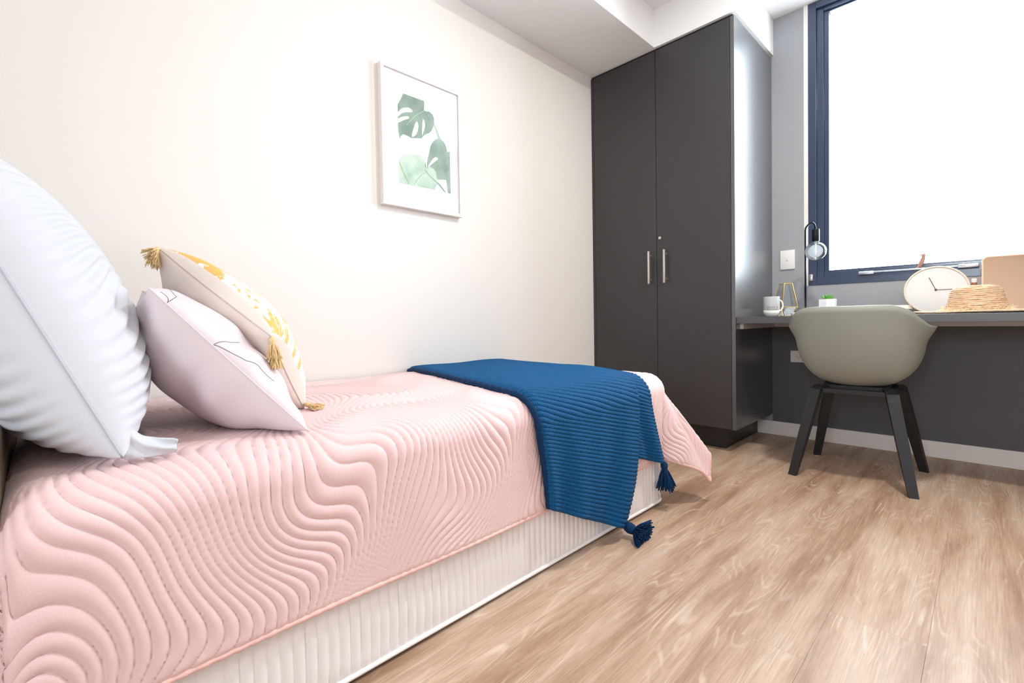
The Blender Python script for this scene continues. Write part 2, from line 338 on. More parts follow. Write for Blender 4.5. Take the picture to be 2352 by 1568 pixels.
POLY = {
'leaf_a':[(1.2179,1.7877),(1.3327,1.7881),(1.3340,1.7661),(1.3306,1.7438),(1.3411,1.7430),(1.3606,1.7474),(1.3800,1.7404),(1.3894,1.7234),(1.3889,1.7035),(1.3833,1.6784),(1.3730,1.6600),(1.3579,1.6451),(1.3408,1.6368),(1.3261,1.6245),(1.3138,1.6098),(1.2576,1.5973),(1.2395,1.6007),(1.2127,1.6040),(1.2013,1.5929),(1.1939,1.5787),(1.1872,1.6079),(1.1860,1.6464),(1.1868,1.6744),(1.1868,1.6948),(1.1869,1.7299),(1.2011,1.7546)],
'gap1':[(1.1868,1.6948),(1.2022,1.7122),(1.2203,1.7249),(1.2429,1.7316),(1.2610,1.7293),(1.2677,1.7199),(1.2561,1.7135),(1.2287,1.7068),(1.2062,1.6948),(1.1872,1.6738)],
'gap2':[(1.1870,1.6663),(1.2013,1.6766),(1.2238,1.6874),(1.2419,1.6918),(1.2481,1.6879),(1.2416,1.6800),(1.2188,1.6684),(1.2008,1.6560),(1.1865,1.6469)],
'gap3':[(1.2875,1.6820),(1.2944,1.6778),(1.2982,1.6635),(1.2949,1.6434),(1.2859,1.6220),(1.2717,1.6081),(1.2587,1.6025),(1.2604,1.6154),(1.2679,1.6402),(1.2778,1.6657)],
'gap4':[(1.3248,1.7039),(1.3322,1.6959),(1.3356,1.6774),(1.3322,1.6571),(1.3241,1.6395),(1.3175,1.6223),(1.3177,1.6494),(1.3204,1.6810)],
'vein1':[(1.3291,1.7422),(1.3026,1.7242),(1.2788,1.7040),(1.2505,1.6734),(1.2317,1.6495),(1.2331,1.6483),(1.2527,1.6714),(1.2805,1.7007),(1.3044,1.7213),(1.3304,1.7380)],
'leaf_b':[(1.4095,1.6321),(1.4272,1.6342),(1.4474,1.6251),(1.4598,1.6059),(1.4660,1.5811),(1.4818,1.5868),(1.4820,1.5543),(1.4816,1.4972),(1.4814,1.4483),(1.4274,1.4400),(1.3970,1.4342),(1.3778,1.4642),(1.3588,1.4878),(1.3424,1.4727),(1.3421,1.4999),(1.3476,1.5246),(1.3582,1.5582),(1.3637,1.5831),(1.3765,1.6058),(1.3918,1.6222)],
'gap5':[(1.3947,1.5417),(1.4072,1.5397),(1.4070,1.5317),(1.3891,1.5179),(1.3689,1.4998),(1.3514,1.4831),(1.3479,1.4808),(1.3516,1.4941),(1.3643,1.5125),(1.3796,1.5316)],
'leaf_c':[(1.2148,1.5124),(1.2511,1.5206),(1.2834,1.5234),(1.3069,1.5264),(1.3234,1.5212),(1.3316,1.5055),(1.3321,1.4861),(1.3389,1.4700),(1.3587,1.4854),(1.3783,1.4840),(1.3929,1.4712),(1.4010,1.4370),(1.3988,1.4087),(1.3832,1.3837),(1.3464,1.3835),(1.2798,1.3823),(1.2384,1.3816),(1.1875,1.3819),(1.1863,1.4368),(1.1875,1.4836),(1.1989,1.5010)],
'stem1':[(1.3768,1.7120),(1.3841,1.7081),(1.4032,1.6797),(1.4272,1.6342),(1.4492,1.5913),(1.4613,1.5619),(1.4736,1.5321),(1.4807,1.5011),(1.4821,1.4770),(1.4824,1.3820),(1.4661,1.3825),(1.4568,1.4457),(1.4518,1.4911),(1.4510,1.5636),(1.4310,1.5831),(1.4121,1.6344),(1.3932,1.6771)],
'stem2':[(1.3316,1.4666),(1.3506,1.4528),(1.3771,1.4364),(1.4166,1.4160),(1.4516,1.3836),(1.4474,1.3813),(1.4114,1.4090),(1.3721,1.4315),(1.3432,1.4494),(1.3267,1.4636)],
'vein2':[(1.1874,1.4798),(1.1979,1.4616),(1.2169,1.4243),(1.2407,1.3836),(1.2338,1.3823),(1.2102,1.4230),(1.1912,1.4564)],
'vein3':[(1.3363,1.4605),(1.3095,1.4427),(1.2805,1.4120),(1.2622,1.3845),(1.2659,1.3848),(1.2842,1.4100),(1.3123,1.4405),(1.3377,1.4584)],
'vein4':[(1.4552,1.5665),(1.4648,1.5343),(1.4755,1.5041),(1.4823,1.4811),(1.4826,1.4934),(1.4759,1.5205),(1.4687,1.5473),(1.4600,1.5717)],

}
part('print_sheet', MB().box(1.1845, 1.4845, YL-0.0218, YL-0.021, 1.3805, 1.7890), M_PAPER, pc)
lay = 0
for key in ('leaf_a', 'gap1', 'gap2', 'gap3', 'gap4', 'vein1', 'leaf_b', 'gap5', 'leaf_c', 'vein2', 'vein3', 'stem2', 'stem1', 'vein4'):
    lay += 1; yy = YL-0.0219-0.00006*lay; p = POLY[key]
    nm = {'l': 'printed_leaf', 'g': 'printed_gap', 'v': 'printed_vein', 's': 'printed_stem'}[key[0]]
    mm = LM.get(key) or LM[key[:-1]]
    me = bpy.data.meshes.new(nm); bm = bmesh.new(); f = bm.faces.new([bm.verts.new((a, yy, b)) for a, b in p]); bmesh.ops.triangulate(bm, faces=[f]); bm.to_mesh(me); bm.free()
    link(nm, me, mm, pc)
part('glazing', MB().box(PX0+fw, PX1-fw, YL-0.0255, YL-0.0245, PZ0+fw, PZ1-fw), glass('picture_glass', refl=0.25), pc)

# ------------------------------------------------------------ bed
BX0, BX1, BYF, BYB = -0.045, 1.835, 0.905, 1.815      # base
bed = thing('bed', 'single bed with white channel-quilted base against the cream wall', 'bed', (0.9, 1.36, 0))
M_BASE = mat('white_quilted_base', (236, 232, 233), 0.55, bump=(500, 0.15), sheen=0.2)
def rrect_path(x0, x1, y0, y1, r, step):
    pts = []
    def arc(cx, cy, a0):
        for k in range(9):
            a = math.radians(a0+k*11.25); pts.append((cx+r*math.cos(a), cy+r*math.sin(a)))
    def seg(ax, ay, bx, by):
        L = math.hypot(bx-ax, by-ay); n = max(1, int(L/step))
        for k in range(1, n): pts.append((ax+(bx-ax)*k/n, ay+(by-ay)*k/n))
    arc(x1-r, y0+r, -90); seg(x1, y0+r, x1, y1-r); arc(x1-r, y1-r, 0); seg(x1-r, y1, x0+r, y1); arc(x0+r, y1-r, 90); seg(x0, y1-r, x0, y0+r); arc(x0+r, y0+r, 180); seg(x0+r, y0, x1-r, y0)
    return np.array(pts)
pt = rrect_path(BX0, BX1, BYF, BYB, 0.045, 0.0024); pt = np.vstack([pt, pt[:1]])
sl = np.concatenate([[0], np.cumsum(np.linalg.norm(np.diff(pt, axis=0), axis=1))])
tg = np.gradient(pt, axis=0); nn = np.stack([tg[:, 1], -tg[:, 0]], 1); nn /= np.linalg.norm(nn, axis=1, keepdims=True)
zz = np.linspace(0.014, 0.235, 24)
chn = 0.0235; ph = sl[:, None]/chn + 0.10*np.sin(zz[None, :]*42+sl[:, None]*1.7)*np.clip((0.10-zz[None, :])/0.1, 0, 1)
puff = 0.0042*np.abs(np.sin(np.pi*ph))**0.55
puff *= np.clip((zz[None, :]-0.014)/0.02, 0, 1)**0.5
wr_ = 0.0012*np.sin(sl[:, None]*21+zz[None, :]*60)*np.clip((0.12-zz[None, :])/0.12, 0, 1)
P = np.empty((len(pt), len(zz), 3)); P[:, :, :2] = pt[:, None, :]+nn[:, None, :]*(puff+wr_)[:, :, None]; P[:, :, 2] = zz[None, :]
gridmesh('base_cover', P, M_BASE, bed)
part('base_piping', MB().tube([(p[0]+n[0]*0.003, p[1]+n[1]*0.003, 0.014) for p, n in zip(pt[:-1:3], nn[:-1:3])], 0.0055, 8, closed=True), mat('white_piping', (244, 240, 240), 0.5), bed, True)
part('underside', MB().box(BX0+.01, BX1-.01, BYF+.01, BYB-.01, 0.012, 0.03), M_GAP, bed)
M_MATT = mat('mattress_ticking', (236, 230, 226), 0.7)
part('mattress', MB().box(BX0+0.004, BX1-0.015, BYF+0.012, BYB, 0.24, 0.505, 0.05), M_MATT, bed, 40)
M_HB = mat('taupe_headboard_wood', (122, 106, 90), 0.5, bump=(60, 0.2))
part('headboard', MB().box(BX0-0.062, BX0-0.008, BYF, BYB, 0.0, 0.60, 0.008), M_HB, bed, 40)

# quilt: material coordinates a (towards the foot) and b (wall -> front), draped over the mattress
ZQ, RQ, A0, B0 = 0.520, 0.068, 1.785, 0.862      # top height, edge radius, start of foot / front edge
def drape(a, b, off=0.0, flare=0.42):
    """unfolded bed coordinates -> world; off = distance above the quilt surface"""
    a = np.asarray(a, float); b = np.asarray(b, float)
    ex = np.maximum(a-A0, 0); ey = np.maximum(b-B0, 0); hd = np.maximum(-a, 0)
    rho = np.hypot(ex, ey); phi = np.arctan2(ex, np.maximum(ey, 1e-9)); phi = np.where((ex == 0), 0, phi)
    R = RQ+off; La = RQ*math.pi/2; th = np.minimum(rho, La)/RQ
    h = R*np.sin(th); v = R*(1-np.cos(th)); rest = np.maximum(rho-La, 0)
    pd = np.degrees(phi); k = flare*(0.5-0.5*np.cos(np.pi*np.clip(pd/42, 0, 1)))*(0.20+0.80*(0.5+0.5*np.cos(np.pi*np.clip((pd-70)/20, 0, 1))))*(1+0.40*np.exp(-((pd-60)/11)**2)); psi = np.radians(pd-11*np.exp(-((pd-62)/13)**2)); rr = np.maximum(rho-0.03, 0)*0+rest
    h = h+rr*k-0.010*np.sin(np.pi*np.clip(phi/0.30, 0, 1))*np.clip(rest/0.1, 0, 1); v = v+rr*np.sqrt(1-k*k)
    th2 = np.minimum(hd, 0.05*1.3)/0.05; hx = 0.05*np.sin(th2); hv = (0.05)*(1-np.cos(th2))+np.maximum(hd-0.065, 0)
    X = np.minimum(a, A0)+h*np.sin(psi); Y = (1.820-np.minimum(b, B0))-h*np.cos(psi)
    X = np.where(a < 0, -hx, X)
    Z = ZQ+off-v-hv
    bl = np.clip(b/B0, 0, 1); al = np.clip(a/A0, 0, 1)
    Z = Z+0.010*np.sin(np.pi*bl)**0.6*np.sin(np.pi*np.clip(al*0.98+0.02, 0, 1))**0.4*(rho < 1e-9)*1.0
    Z = Z-0.006*np.clip((0.08-b)/0.08, 0, 1)
    return np.stack([X, Y, Z], -1)
na, nb = 600, 400; SIDE = B0+RQ*math.pi/2+0.262
ga = np.linspace(-0.36, A0+RQ*math.pi/2+0.262, na); gb = np.linspace(0.0, SIDE, nb)
Am, Bm = np.meshgrid(ga, gb, indexing='ij')
P = drape(Am, Bm)
N_ = normals(P); N_ *= -1 if N_[na//2, 50, 2] < 0 else 1
def quilt_phase(a, b):
    w = 0.074*np.sin(2*np.pi*b/0.52+0.85*np.sin(2*np.pi*a/0.50+0.6)+3.2*a+2.6)+0.018*np.sin(2*np.pi*b/0.27+3.0*a+1.0)
    return (a+w)/0.0205
phs = quilt_phase(Am, Bm)
gr = np.hypot(*np.gradient(phs, ga, gb)); spc = 1/np.maximum(gr, 20)      # local channel width
amp = np.clip(spc*0.30, 0.0010, 0.0065)
puff = amp*np.abs(np.sin(np.pi*phs))**0.6
hem = np.clip(np.minimum(SIDE-Bm, ga[-1]-Am)/0.012, 0, 1)
sag = 0.004*np.sin(Am*9+1)*np.sin(Bm*7)*np.clip(Bm-B0, 0, 0.2)*5
P = P+N_*(puff*hem+sag)[:, :, None]
def quilt_mat():
    m = mat('blush_quilt_cotton', (231, 198, 198), 0.62, sheen=0.3); nt = m.node_tree; b = nt.nodes['Principled BSDF']
    tc = nt.nodes.new('ShaderNodeTexCoord'); n = nt.nodes.new('ShaderNodeTexNoise'); n.inputs['Scale'].default_value = 220; n.inputs['Detail'].default_value = 3
    nt.links.new(tc.outputs['Object'], n.inputs['Vector']); bp = nt.nodes.new('ShaderNodeBump'); bp.inputs['Strength'].default_value = 0.25; bp.inputs['Distance'].default_value = 0.0015
    nt.links.new(n.outputs['Fac'], bp.inputs['Height']); nt.links.new(bp.outputs['Normal'], b.inputs['Normal']); return m
M_QUILT = quilt_mat()
ql = thing('quilt', 'blush pink quilt stitched in wavy channels, draped over the bed', 'quilt', (0.9, 1.36, 0.5))
gridmesh('quilt_cover', P, M_QUILT, ql, solid=0.004)
edge = [tuple(p) for p in P[::2, -1]]+[tuple(p) for p in P[-1, ::-3]]
edge = [tuple(Vector(e_)+Vector((0.002, -0.0025, 0.0))) for e_ in edge]
rs = [0.0058+0.0010*math.sin(i*1.9)+0.0006*random.random() for i in range(len(edge))]
part('hem_binding', MB().tube(edge, rs, 7), mat('blush_binding', (234, 190, 182), 0.6), ql, True)

# ------------------------------------------------------------ knitted throw
def knit():
    m = bpy.data.materials.new('navy_knit'); m.use_nodes = True; nt = m.node_tree; N = nt.nodes; L = nt.links; b = N['Principled BSDF']
    uv = N.new('ShaderNodeUVMap'); sp = N.new('ShaderNodeSeparateXYZ'); L.new(uv.outputs[0], sp.inputs[0])
    def sn(src, k, off=None):
        a = N.new('ShaderNodeMath'); a.operation = 'MULTIPLY'; a.inputs[1].default_value = k; L.new(src, a.inputs[0]); x = a
        if off is not None: x = N.new('ShaderNodeMath'); x.operation = 'ADD'; L.new(a.outputs[0], x.inputs[0]); L.new(off, x.inputs[1])
        s_ = N.new('ShaderNodeMath'); s_.operation = 'SINE'; L.new(x.outputs[0], s_.inputs[0]); return s_
    sv = sn(sp.outputs[1], math.pi*2)           # v counted in ridges
    of = N.new('ShaderNodeMath'); of.operation = 'MULTIPLY'; of.inputs[1].default_value = 1.3; L.new(sv.outputs[0], of.inputs[0])
    su = sn(sp.outputs[0], 2*math.pi/0.0052, of.outputs[0])
    mr = N.new('ShaderNodeMapRange'); mr.inputs[1].default_value = -1; mr.inputs[3].default_value = 0.86; mr.inputs[4].default_value = 1.12; L.new(su.outputs[0], mr.inputs[0])
    v = N.new('ShaderNodeVectorMath'); v.operation = 'SCALE'; v.inputs[0].default_value = lin((6, 82, 132)); L.new(mr.outputs[0], v.inputs['Scale'])
    L.new(v.outputs[0], b.inputs['Base Color']); b.inputs['Roughness'].default_value = 0.75; b.inputs['Sheen Weight'].default_value = 0.03; b.inputs['Sheen Tint'].default_value = (0.3, 0.6, 1, 1)
    b.inputs['Specular IOR Level'].default_value = 0.2
    bp = N.new('ShaderNodeBump'); bp.inputs['Strength'].default_value = 0.7; bp.inputs['Distance'].default_value = 0.0015
    L.new(su.outputs[0], bp.inputs['Height']); L.new(bp.outputs['Normal'], b.inputs['Normal']); return m
M_KNIT = knit()
M_YARN = mat('navy_yarn', (12, 52, 92), 0.8, spec=0.2, bump=(900, 0.5))
th = thing('knitted_throw', 'teal navy ribbed knit throw folded across the foot of the bed', 'throw blanket', (1.35, 1.36, 0.5))
def layer(name, LB, LA, RB, RA, bl, br, off, nu, nv, ridge, roll):
    u = np.linspace(0, 1, nu)[:, None]; v = np.linspace(0, 1, nv)[None, :]
    bL = bl*v; bR = br*v; b = bL*(1-u)+bR*u
    a = np.interp(bL, LB, LA)*(1-u)+np.interp(bR, RB, RA)*u
    # smooth the control polylines
    hang = np.clip((b-B0-0.05)/0.35, 0, 1)
    P = drape(a, b, off)
    n = normals(P); n *= -1 if n[nu//2, 5, 2] < 0 else 1
    V = v*ridge+0*u; w = (a[-1].mean()-a[0].mean())
    rd = 0.0060*np.abs(np.sin(np.pi*V))**0.7
    fold = hang*(0.010*np.sin(u*13+v*3)+0.006*np.sin(u*23+1.0))+0.002*np.sin(u*9+v*11)
    lip = roll*(1-np.clip(u/0.05, 0, 1))**2
    P = P+n*(rd+fold+0.004-lip*off*0.9)[:, :, None]
    P[:, :, 1] -= 0.012*np.clip(hang, 0, 1)
    uvm = np.stack([u*w+0*v, V], -1)
    return gridmesh(name, P, M_KNIT, th, uvm, solid=0.0035), P
def sm(xs, ys, n=80):
    xs = np.array(xs); ys = np.array(ys); t = np.linspace(xs[0], xs[-1], n); y = np.interp(t, xs, ys)
    for _ in range(60): y[1:-1] = (y[:-2]+2*y[1:-1]+y[2:])/4
    return t, y
LB, LA = sm([0, .124, .64, .93, 1.0, 1.11, 1.25], [1.215, 1.175, 1.035, .985, 1.012, 1.045, 1.055])
RB, RA = sm([0, .6, .92, 1.11, 1.21, 1.29, 1.40], [1.76, 1.63, 1.553, 1.556, 1.550, 1.515, 1.445])
RB2, RA2 = sm([0, .6, .92, 1.055, 1.245], [1.90, 1.77, 1.640, 1.690, 1.765])
LB2, LA2 = sm([0, .9, 1.14], [1.35, 1.30, 1.40])
o1, PU = layer('upper_fold', LB, LA, RB, RA, 1.215, 1.395, 0.019, 150, 840, 104, 1)
o2, PL = layer('lower_fold', LB2, LA2, RB2, RA2, 1.12, 1.240, 0.008, 110, 700, 92, 0)
# rounded folded edge
vL = np.linspace(0, 1.215, 160); aL = np.interp(vL, LB, LA); ed = drape(aL+0.004, vL, 0.015); ed[:, 1] -= 0.006*np.clip((vL-B0)/0.1, 0, 1)
part('folded_edge', MB().tube([tuple(p_) for p_ in ed], [0.0095+0.0007*math.sin(i*1.4) for i in range(160)], 12), mat('navy_knit_fold', (12, 48, 84), 0.8, spec=0.2, bump=(600, 0.6)), th, True)
def tassel(pos, d, L, parent, m1, m2, n=90, r0=0.010, spread=0.028, th_=0.0014, floor=None, sd=1, names=('tassel', 'tassel_strands')):
    rnd = random.Random(sd); d = Vector(d).normalized(); p0 = Vector(pos); a = d.orthogonal().normalized(); b = d.cross(a)
    head = part(names[0], MB().lathe([(r0*0.25, 0), (r0*0.8, r0*0.4), (r0, r0*1.1), (r0*0.9, r0*1.8), (r0*0.62, r0*2.3), (r0*0.75, r0*2.7)], p0, 16, d), m1, parent, True)
    mb = MB()
    for i in range(n):
        an = rnd.random()*6.283; q = math.sqrt(rnd.random()); dirr = (a*math.cos(an)+b*math.sin(an))
        s0 = p0+d*r0*2.2+dirr*r0*0.6*q; pts = []; ll = L*(0.88+0.12*rnd.random()); wv = rnd.random()*6
        for k in range(6):
            t = k/5; o = dirr*(spread*q*t**0.8)+a*0.0022*math.sin(wv+t*7)
            p = s0+d*(ll-r0*2.2)*t+o
            if floor is not None: p.z = max(p.z, floor+th_)
            pts.append(p)
        mb.tube(pts, th_, 4)
    s = part(names[1], mb, m2, head, True); s['kind'] = 'stuff'; return head
c1 = Vector(PU[-1, -1]); c2 = Vector(PL[-1, -1])
tassel(c1+Vector((-0.004, -0.004, 0.012)), (0.05, -0.85, -0.18), 0.085, th, M_YARN, M_YARN, 260, 0.019, 0.046, 0.0022, 0.0, 3)
tassel(c2+Vector((0.0, -0.004, 0.006)), (0.10, -0.05, -1), 0.115, th, M_YARN, M_YARN, 130, 0.014, 0.030, 0.0019, None, 5)
# ------------------------------------------------------------ cushions
def cushion_fn(P00, P10, P11, P01, tb, tf, bow=0.06, ear=0.0, sag=0.0, pw_=0.42):
    P00, P10, P11, P01 = [np.array(p, float) for p in (P00, P10, P11, P01)]
    eu = P10-P00; ev = P01-P00; n = np.cross(eu, ev); n /= np.linalg.norm(n)      # tf side = +n
    def f(u, v, side):
        """u,v in 0..1; u near->far, v bottom->top; side -1..1"""
        u = np.asarray(u, float); v = np.asarray(v, float)
        U = 2*u-1; V = 2*v-1
        U2 = U*(1-bow*(1-V**2)); V2 = V*(1-bow*(1-U**2))
        uu = ((U2+1)/2)[..., None]; vv = ((V2+1)/2)[..., None]
        base = P00*(1-uu)*(1-vv)+P10*uu*(1-vv)+P11*uu*vv+P01*(1-uu)*vv
        e = np.clip((1-U**2), 0, 1)*np.clip((1-V**2), 0, 1)
        prof = e**pw_*(1-0.18*np.exp(-((np.abs(U)-1)**2+(np.abs(V)-1)**2)/0.05))
        tk = np.where(np.asarray(side) > 0, tf, tb)*prof*np.sign(side)
        return base+n*tk[..., None]
    f.n = n; return f
def cushion_mesh(f, nu=110, nv=110, wr=None, cosine=True):
    t = np.linspace(0, 1, nu); t = 0.5-0.5*np.cos(np.pi*t)
    t2 = np.linspace(0, 1, nv); t2 = 0.5-0.5*np.cos(np.pi*t2)
    U, V = np.meshgrid(t, t2, indexing='ij'); out = []
    for s in (-1, 1):
        P = f(U, V, np.full_like(U, s))
        if wr is not None:
            e = np.clip(16*U*(1-U)*V*(1-V)*3, 0, 1)**0.5
            P = P+f.n*s*(wr(U, V, s)*e)[..., None]
        P[..., 2] = np.maximum(P[..., 2], 0.536+0.0008*np.sin(P[..., 0]*60))
        out.append(P)
    return U, V, out
def make_cushion(root, f, m, wr=None, nu=110, nv=110, names=('back_panel', 'front_panel')):
    U, V, (B, F_) = cushion_mesh(f, nu, nv, wr); uv = np.stack([U, V], -1)
    mm = m if isinstance(m, tuple) else (m, m)
    gridmesh(names[0], B, mm[0], root, uv); gridmesh(names[1], F_, mm[1], root, uv)
def seam_loop(f, k=60):
    t = np.linspace(0, 1, k)[:-1]; z = 0*t
    u = np.concatenate([t, z+1, 1-t, z]); v = np.concatenate([z, t, z+1, 1-t])
    return [tuple(p) for p in f(u, v, np.zeros_like(u)+1e-9)]

# big white pillow
fB = cushion_fn((0.085, 0.935, 0.545), (0.10, 1.58, 0.545), (-0.13, 1.62, 1.05), (-0.135, 1.03, 1.05), 0.16, 0.150, 0.05, pw_=0.38)
pB = thing('euro_pillow', 'large white quilted square pillow leaning at the head of the bed', 'pillow', (0.1, 1.25, 0.53))
M_PW = mat('white_matelasse', (208, 211, 219), 0.6, bump=(60, 0.0), sheen=0.2)
def wrB(U, V, s):
    ph = V*26+1.2*np.sin(U*7+V*5)+0.7*np.sin(V*9)
    return 0.0042*np.sin(2*np.pi*ph*0.85)*(0.6+0.4*np.sin(U*5+V*3))+0.004*np.sin(U*17+V*6)*np.exp(-((V)/0.18)**2)
make_cushion(pB, fB, M_PW, wrB, 150, 260)
part('seam', MB().tube(seam_loop(fB), 0.0022, 6, closed=True), mat('seam_shadow_grey', (188, 190, 198), 0.7), pB, True)  # grey tone puts the groove's shadow into the seam colour
u_, v_ = np.meshgrid(np.linspace(0, 1, 30), np.linspace(0, 1, 24), indexing='ij'); w_ = 0.050-0.020*u_+0.004*np.sin(u_*9)
ex_ = 0.088+0.070*u_; ey_ = 0.950-0.012*u_; cy_ = 0.010*np.sin(v_*np.pi)*(1-0.6*u_)+0.003*np.sin(v_*9+u_*5)
EP = np.stack([ex_, ey_-cy_+0.02*v_*(1-u_), 0.537+w_*v_*(1-0.35*u_)+0.002*np.sin(u_*14)*v_], -1)
gridmesh('corner_ear', EP, M_PW, pB, solid=0.006)

# blush cushion with thin dark lines
fP = cushion_fn((0.384, 0.938, 0.535), (0.43, 1.36, 0.54), (0.18, 1.43, 0.84), (0.142, 1.045, 0.822), 0.125, 0.070, 0.05, pw_=0.50)
pP = thing('blush_cushion', 'pale pink square cushion with thin dark angular lines on its front', 'cushion', (0.3, 1.15, 0.53))
def wrP(U, V, s):
    return 0.0045*np.sin(V*16+U*4+3*np.sin(U*5))*np.exp(-(U/0.5)**2)+0.003*np.sin(V*31+U*9)*np.exp(-(U/0.25)**2)
make_cushion(pP, fP, mat('pale_pink_cotton', (222, 209, 214), 0.55, bump=(400, 0.08), sheen=0.15), wrP)
part('seam', MB().tube(seam_loop(fP), 0.0016, 6, closed=True), mat('pink_seam', (236, 218, 222), 0.7), pP, True)
M_LINE = mat('dark_printed_line', (62, 60, 76), 0.6)
def pline(uv, side=1):
    uv = np.array(uv, float); t = np.linspace(0, len(uv)-1, len(uv)*14); u = np.interp(t, range(len(uv)), uv[:, 0]); v = np.interp(t, range(len(uv)), uv[:, 1])
    P = fP(u, v, np.full_like(u, side)); e = np.clip(16*u*(1-u)*v*(1-v)*3, 0, 1)**0.5
    P = P+fP.n*side*(wrP(u, v, side)*e)[:, None]
    return [tuple(p) for p in P]
for L_ in ([(0.0, 0.62), (0.05, 0.57), (0.13, 0.53)], [(0.0, 0.62), (0.015, 0.46), (0.04, 0.40), (0.06, 0.28)], [(0.0, 0.90), (0.05, 0.96)], [(0.0, 0.90), (0.12, 0.90), (0.25, 0.95)]):
    part('printed_line', MB().tube(pline(L_), 0.0006, 5), M_LINE, pP, True)

# gold palm cushion
fG = cushion_fn((0.482, 1.20, 0.535), (0.36, 1.60, 0.60), (0.207, 1.42, 0.945), (0.355, 1.05, 0.727), 0.060, 0.100, 0.03, pw_=0.40)
fG = cushion_fn((0.482, 1.20, 0.535), (0.30, 1.62, 0.62), (0.213, 1.40, 0.945), (0.352, 1.045, 0.727), 0.055, 0.115, 0.03, pw_=0.34)
pG = thing('palm_print_cushion', 'beige cushion with golden palm leaf print and tasselled corners by the wall', 'cushion', (0.4, 1.35, 0.53))
def palm():
    m = bpy.data.materials.new('golden_palm_print'); m.use_nodes = True; nt = m.node_tree; N = nt.nodes; L = nt.links; b = N['Principled BSDF']
    uv = N.new('ShaderNodeUVMap'); sp = N.new('ShaderNodeSeparateXYZ'); L.new(uv.outputs[0], sp.inputs[0])
    def math_(op, a, b_=None, c=None):
        n = N.new('ShaderNodeMath'); n.operation = op
        for i, x in enumerate((a, b_, c)):
            if x is None: continue
            if isinstance(x, (int, float)): n.inputs[i].default_value = x
            else: L.new(x, n.inputs[i])
        return n.outputs[0]
    mp = N.new('ShaderNodeMapping'); L.new(uv.outputs[0], mp.inputs[0]); mp.inputs['Rotation'].default_value = (0, 0, 0.6); mp.inputs['Scale'].default_value = (3.6, 6.5, 1)
    n1 = N.new('ShaderNodeTexNoise'); n1.inputs['Scale'].default_value = 0.9; n1.inputs['Detail'].default_value = 2; n1.inputs['Distortion'].default_value = 1.4; L.new(mp.outputs[0], n1.inputs['Vector'])
    mp2 = N.new('ShaderNodeMapping'); L.new(uv.outputs[0], mp2.inputs[0]); mp2.inputs['Rotation'].default_value = (0, 0, 1.1); mp2.inputs['Scale'].default_value = (14, 90, 1)
    n2 = N.new('ShaderNodeTexNoise'); n2.inputs['Scale'].default_value = 1; n2.inputs['Distortion'].default_value = 0.8; L.new(mp2.outputs[0], n2.inputs['Vector'])
    x = math_('ADD', n1.outputs['Fac'], math_('MULTIPLY', math_('SUBTRACT', n2.outputs['Fac'], 0.5), 0.42))
    g = N.new('ShaderNodeMapRange'); g.inputs[1].default_value = 0.50; g.inputs[2].default_value = 0.53; L.new(x, g.inputs[0])
    # border: linen outside, print inside
    du = math_('ABSOLUTE', math_('SUBTRACT', sp.outputs[0], 0.5)); dv = math_('ABSOLUTE', math_('SUBTRACT', sp.outputs[1], 0.5)); mxm = math_('MAXIMUM', du, dv)
    inn = math_('LESS_THAN', mxm, 0.492)
    c1 = N.new('ShaderNodeMix'); c1.data_type = 'RGBA'; c1.inputs['A'].default_value = (*lin((248, 243, 240)), 1); c1.inputs['B'].default_value = (*lin((236, 186, 104)), 1); L.new(g.outputs[0], c1.inputs['Factor'])
    c2 = N.new('ShaderNodeMix'); c2.data_type = 'RGBA'; c2.inputs['A'].default_value = (*lin((232, 220, 212)), 1); L.new(c1.outputs['Result'], c2.inputs['B']); L.new(inn, c2.inputs['Factor'])
    L.new(c2.outputs['Result'], b.inputs['Base Color']); b.inputs['Roughness'].default_value = 0.75
    return m
M_LINEN = mat('beige_linen', (228, 214, 206), 0.8, bump=(700, 0.2), var=0.03)
def wrG(U, V, s):
    return 0.0018*np.sin(U*30+V*9)*(s < 0)+0.0014*np.sin(V*37+U*6)
make_cushion(pG, fG, (M_LINEN, palm()), wrG)
part('seam', MB().tube(seam_loop(fG), 0.0016, 6, closed=True), mat('linen_seam', (206, 188, 178), 0.8), pG, True)
M_GOLD = mat('golden_tassel_yarn', (236, 204, 146), 0.7, sheen=0.3)
for (p, dd, sd) in (((0.213, 1.40, 0.945), (-0.45, -0.5, -0.35), 1), ((0.209, 1.395, 0.940), (-0.25, -0.25, -0.8), 2), ((0.352, 1.035, 0.725), (0, -0.10, -1), 3), ((0.355, 1.035, 0.705), (0.05, -0.1, -1), 4), ((0.482, 1.19, 0.550), (0.2, -0.5, -0.25), 6), ((0.480, 1.195, 0.548), (0.5, -0.3, -0.25), 7)):
    tassel(p, dd, 0.050, pG, M_GOLD, M_GOLD, 60, 0.006, 0.014, 0.0008, 0.536, sd)

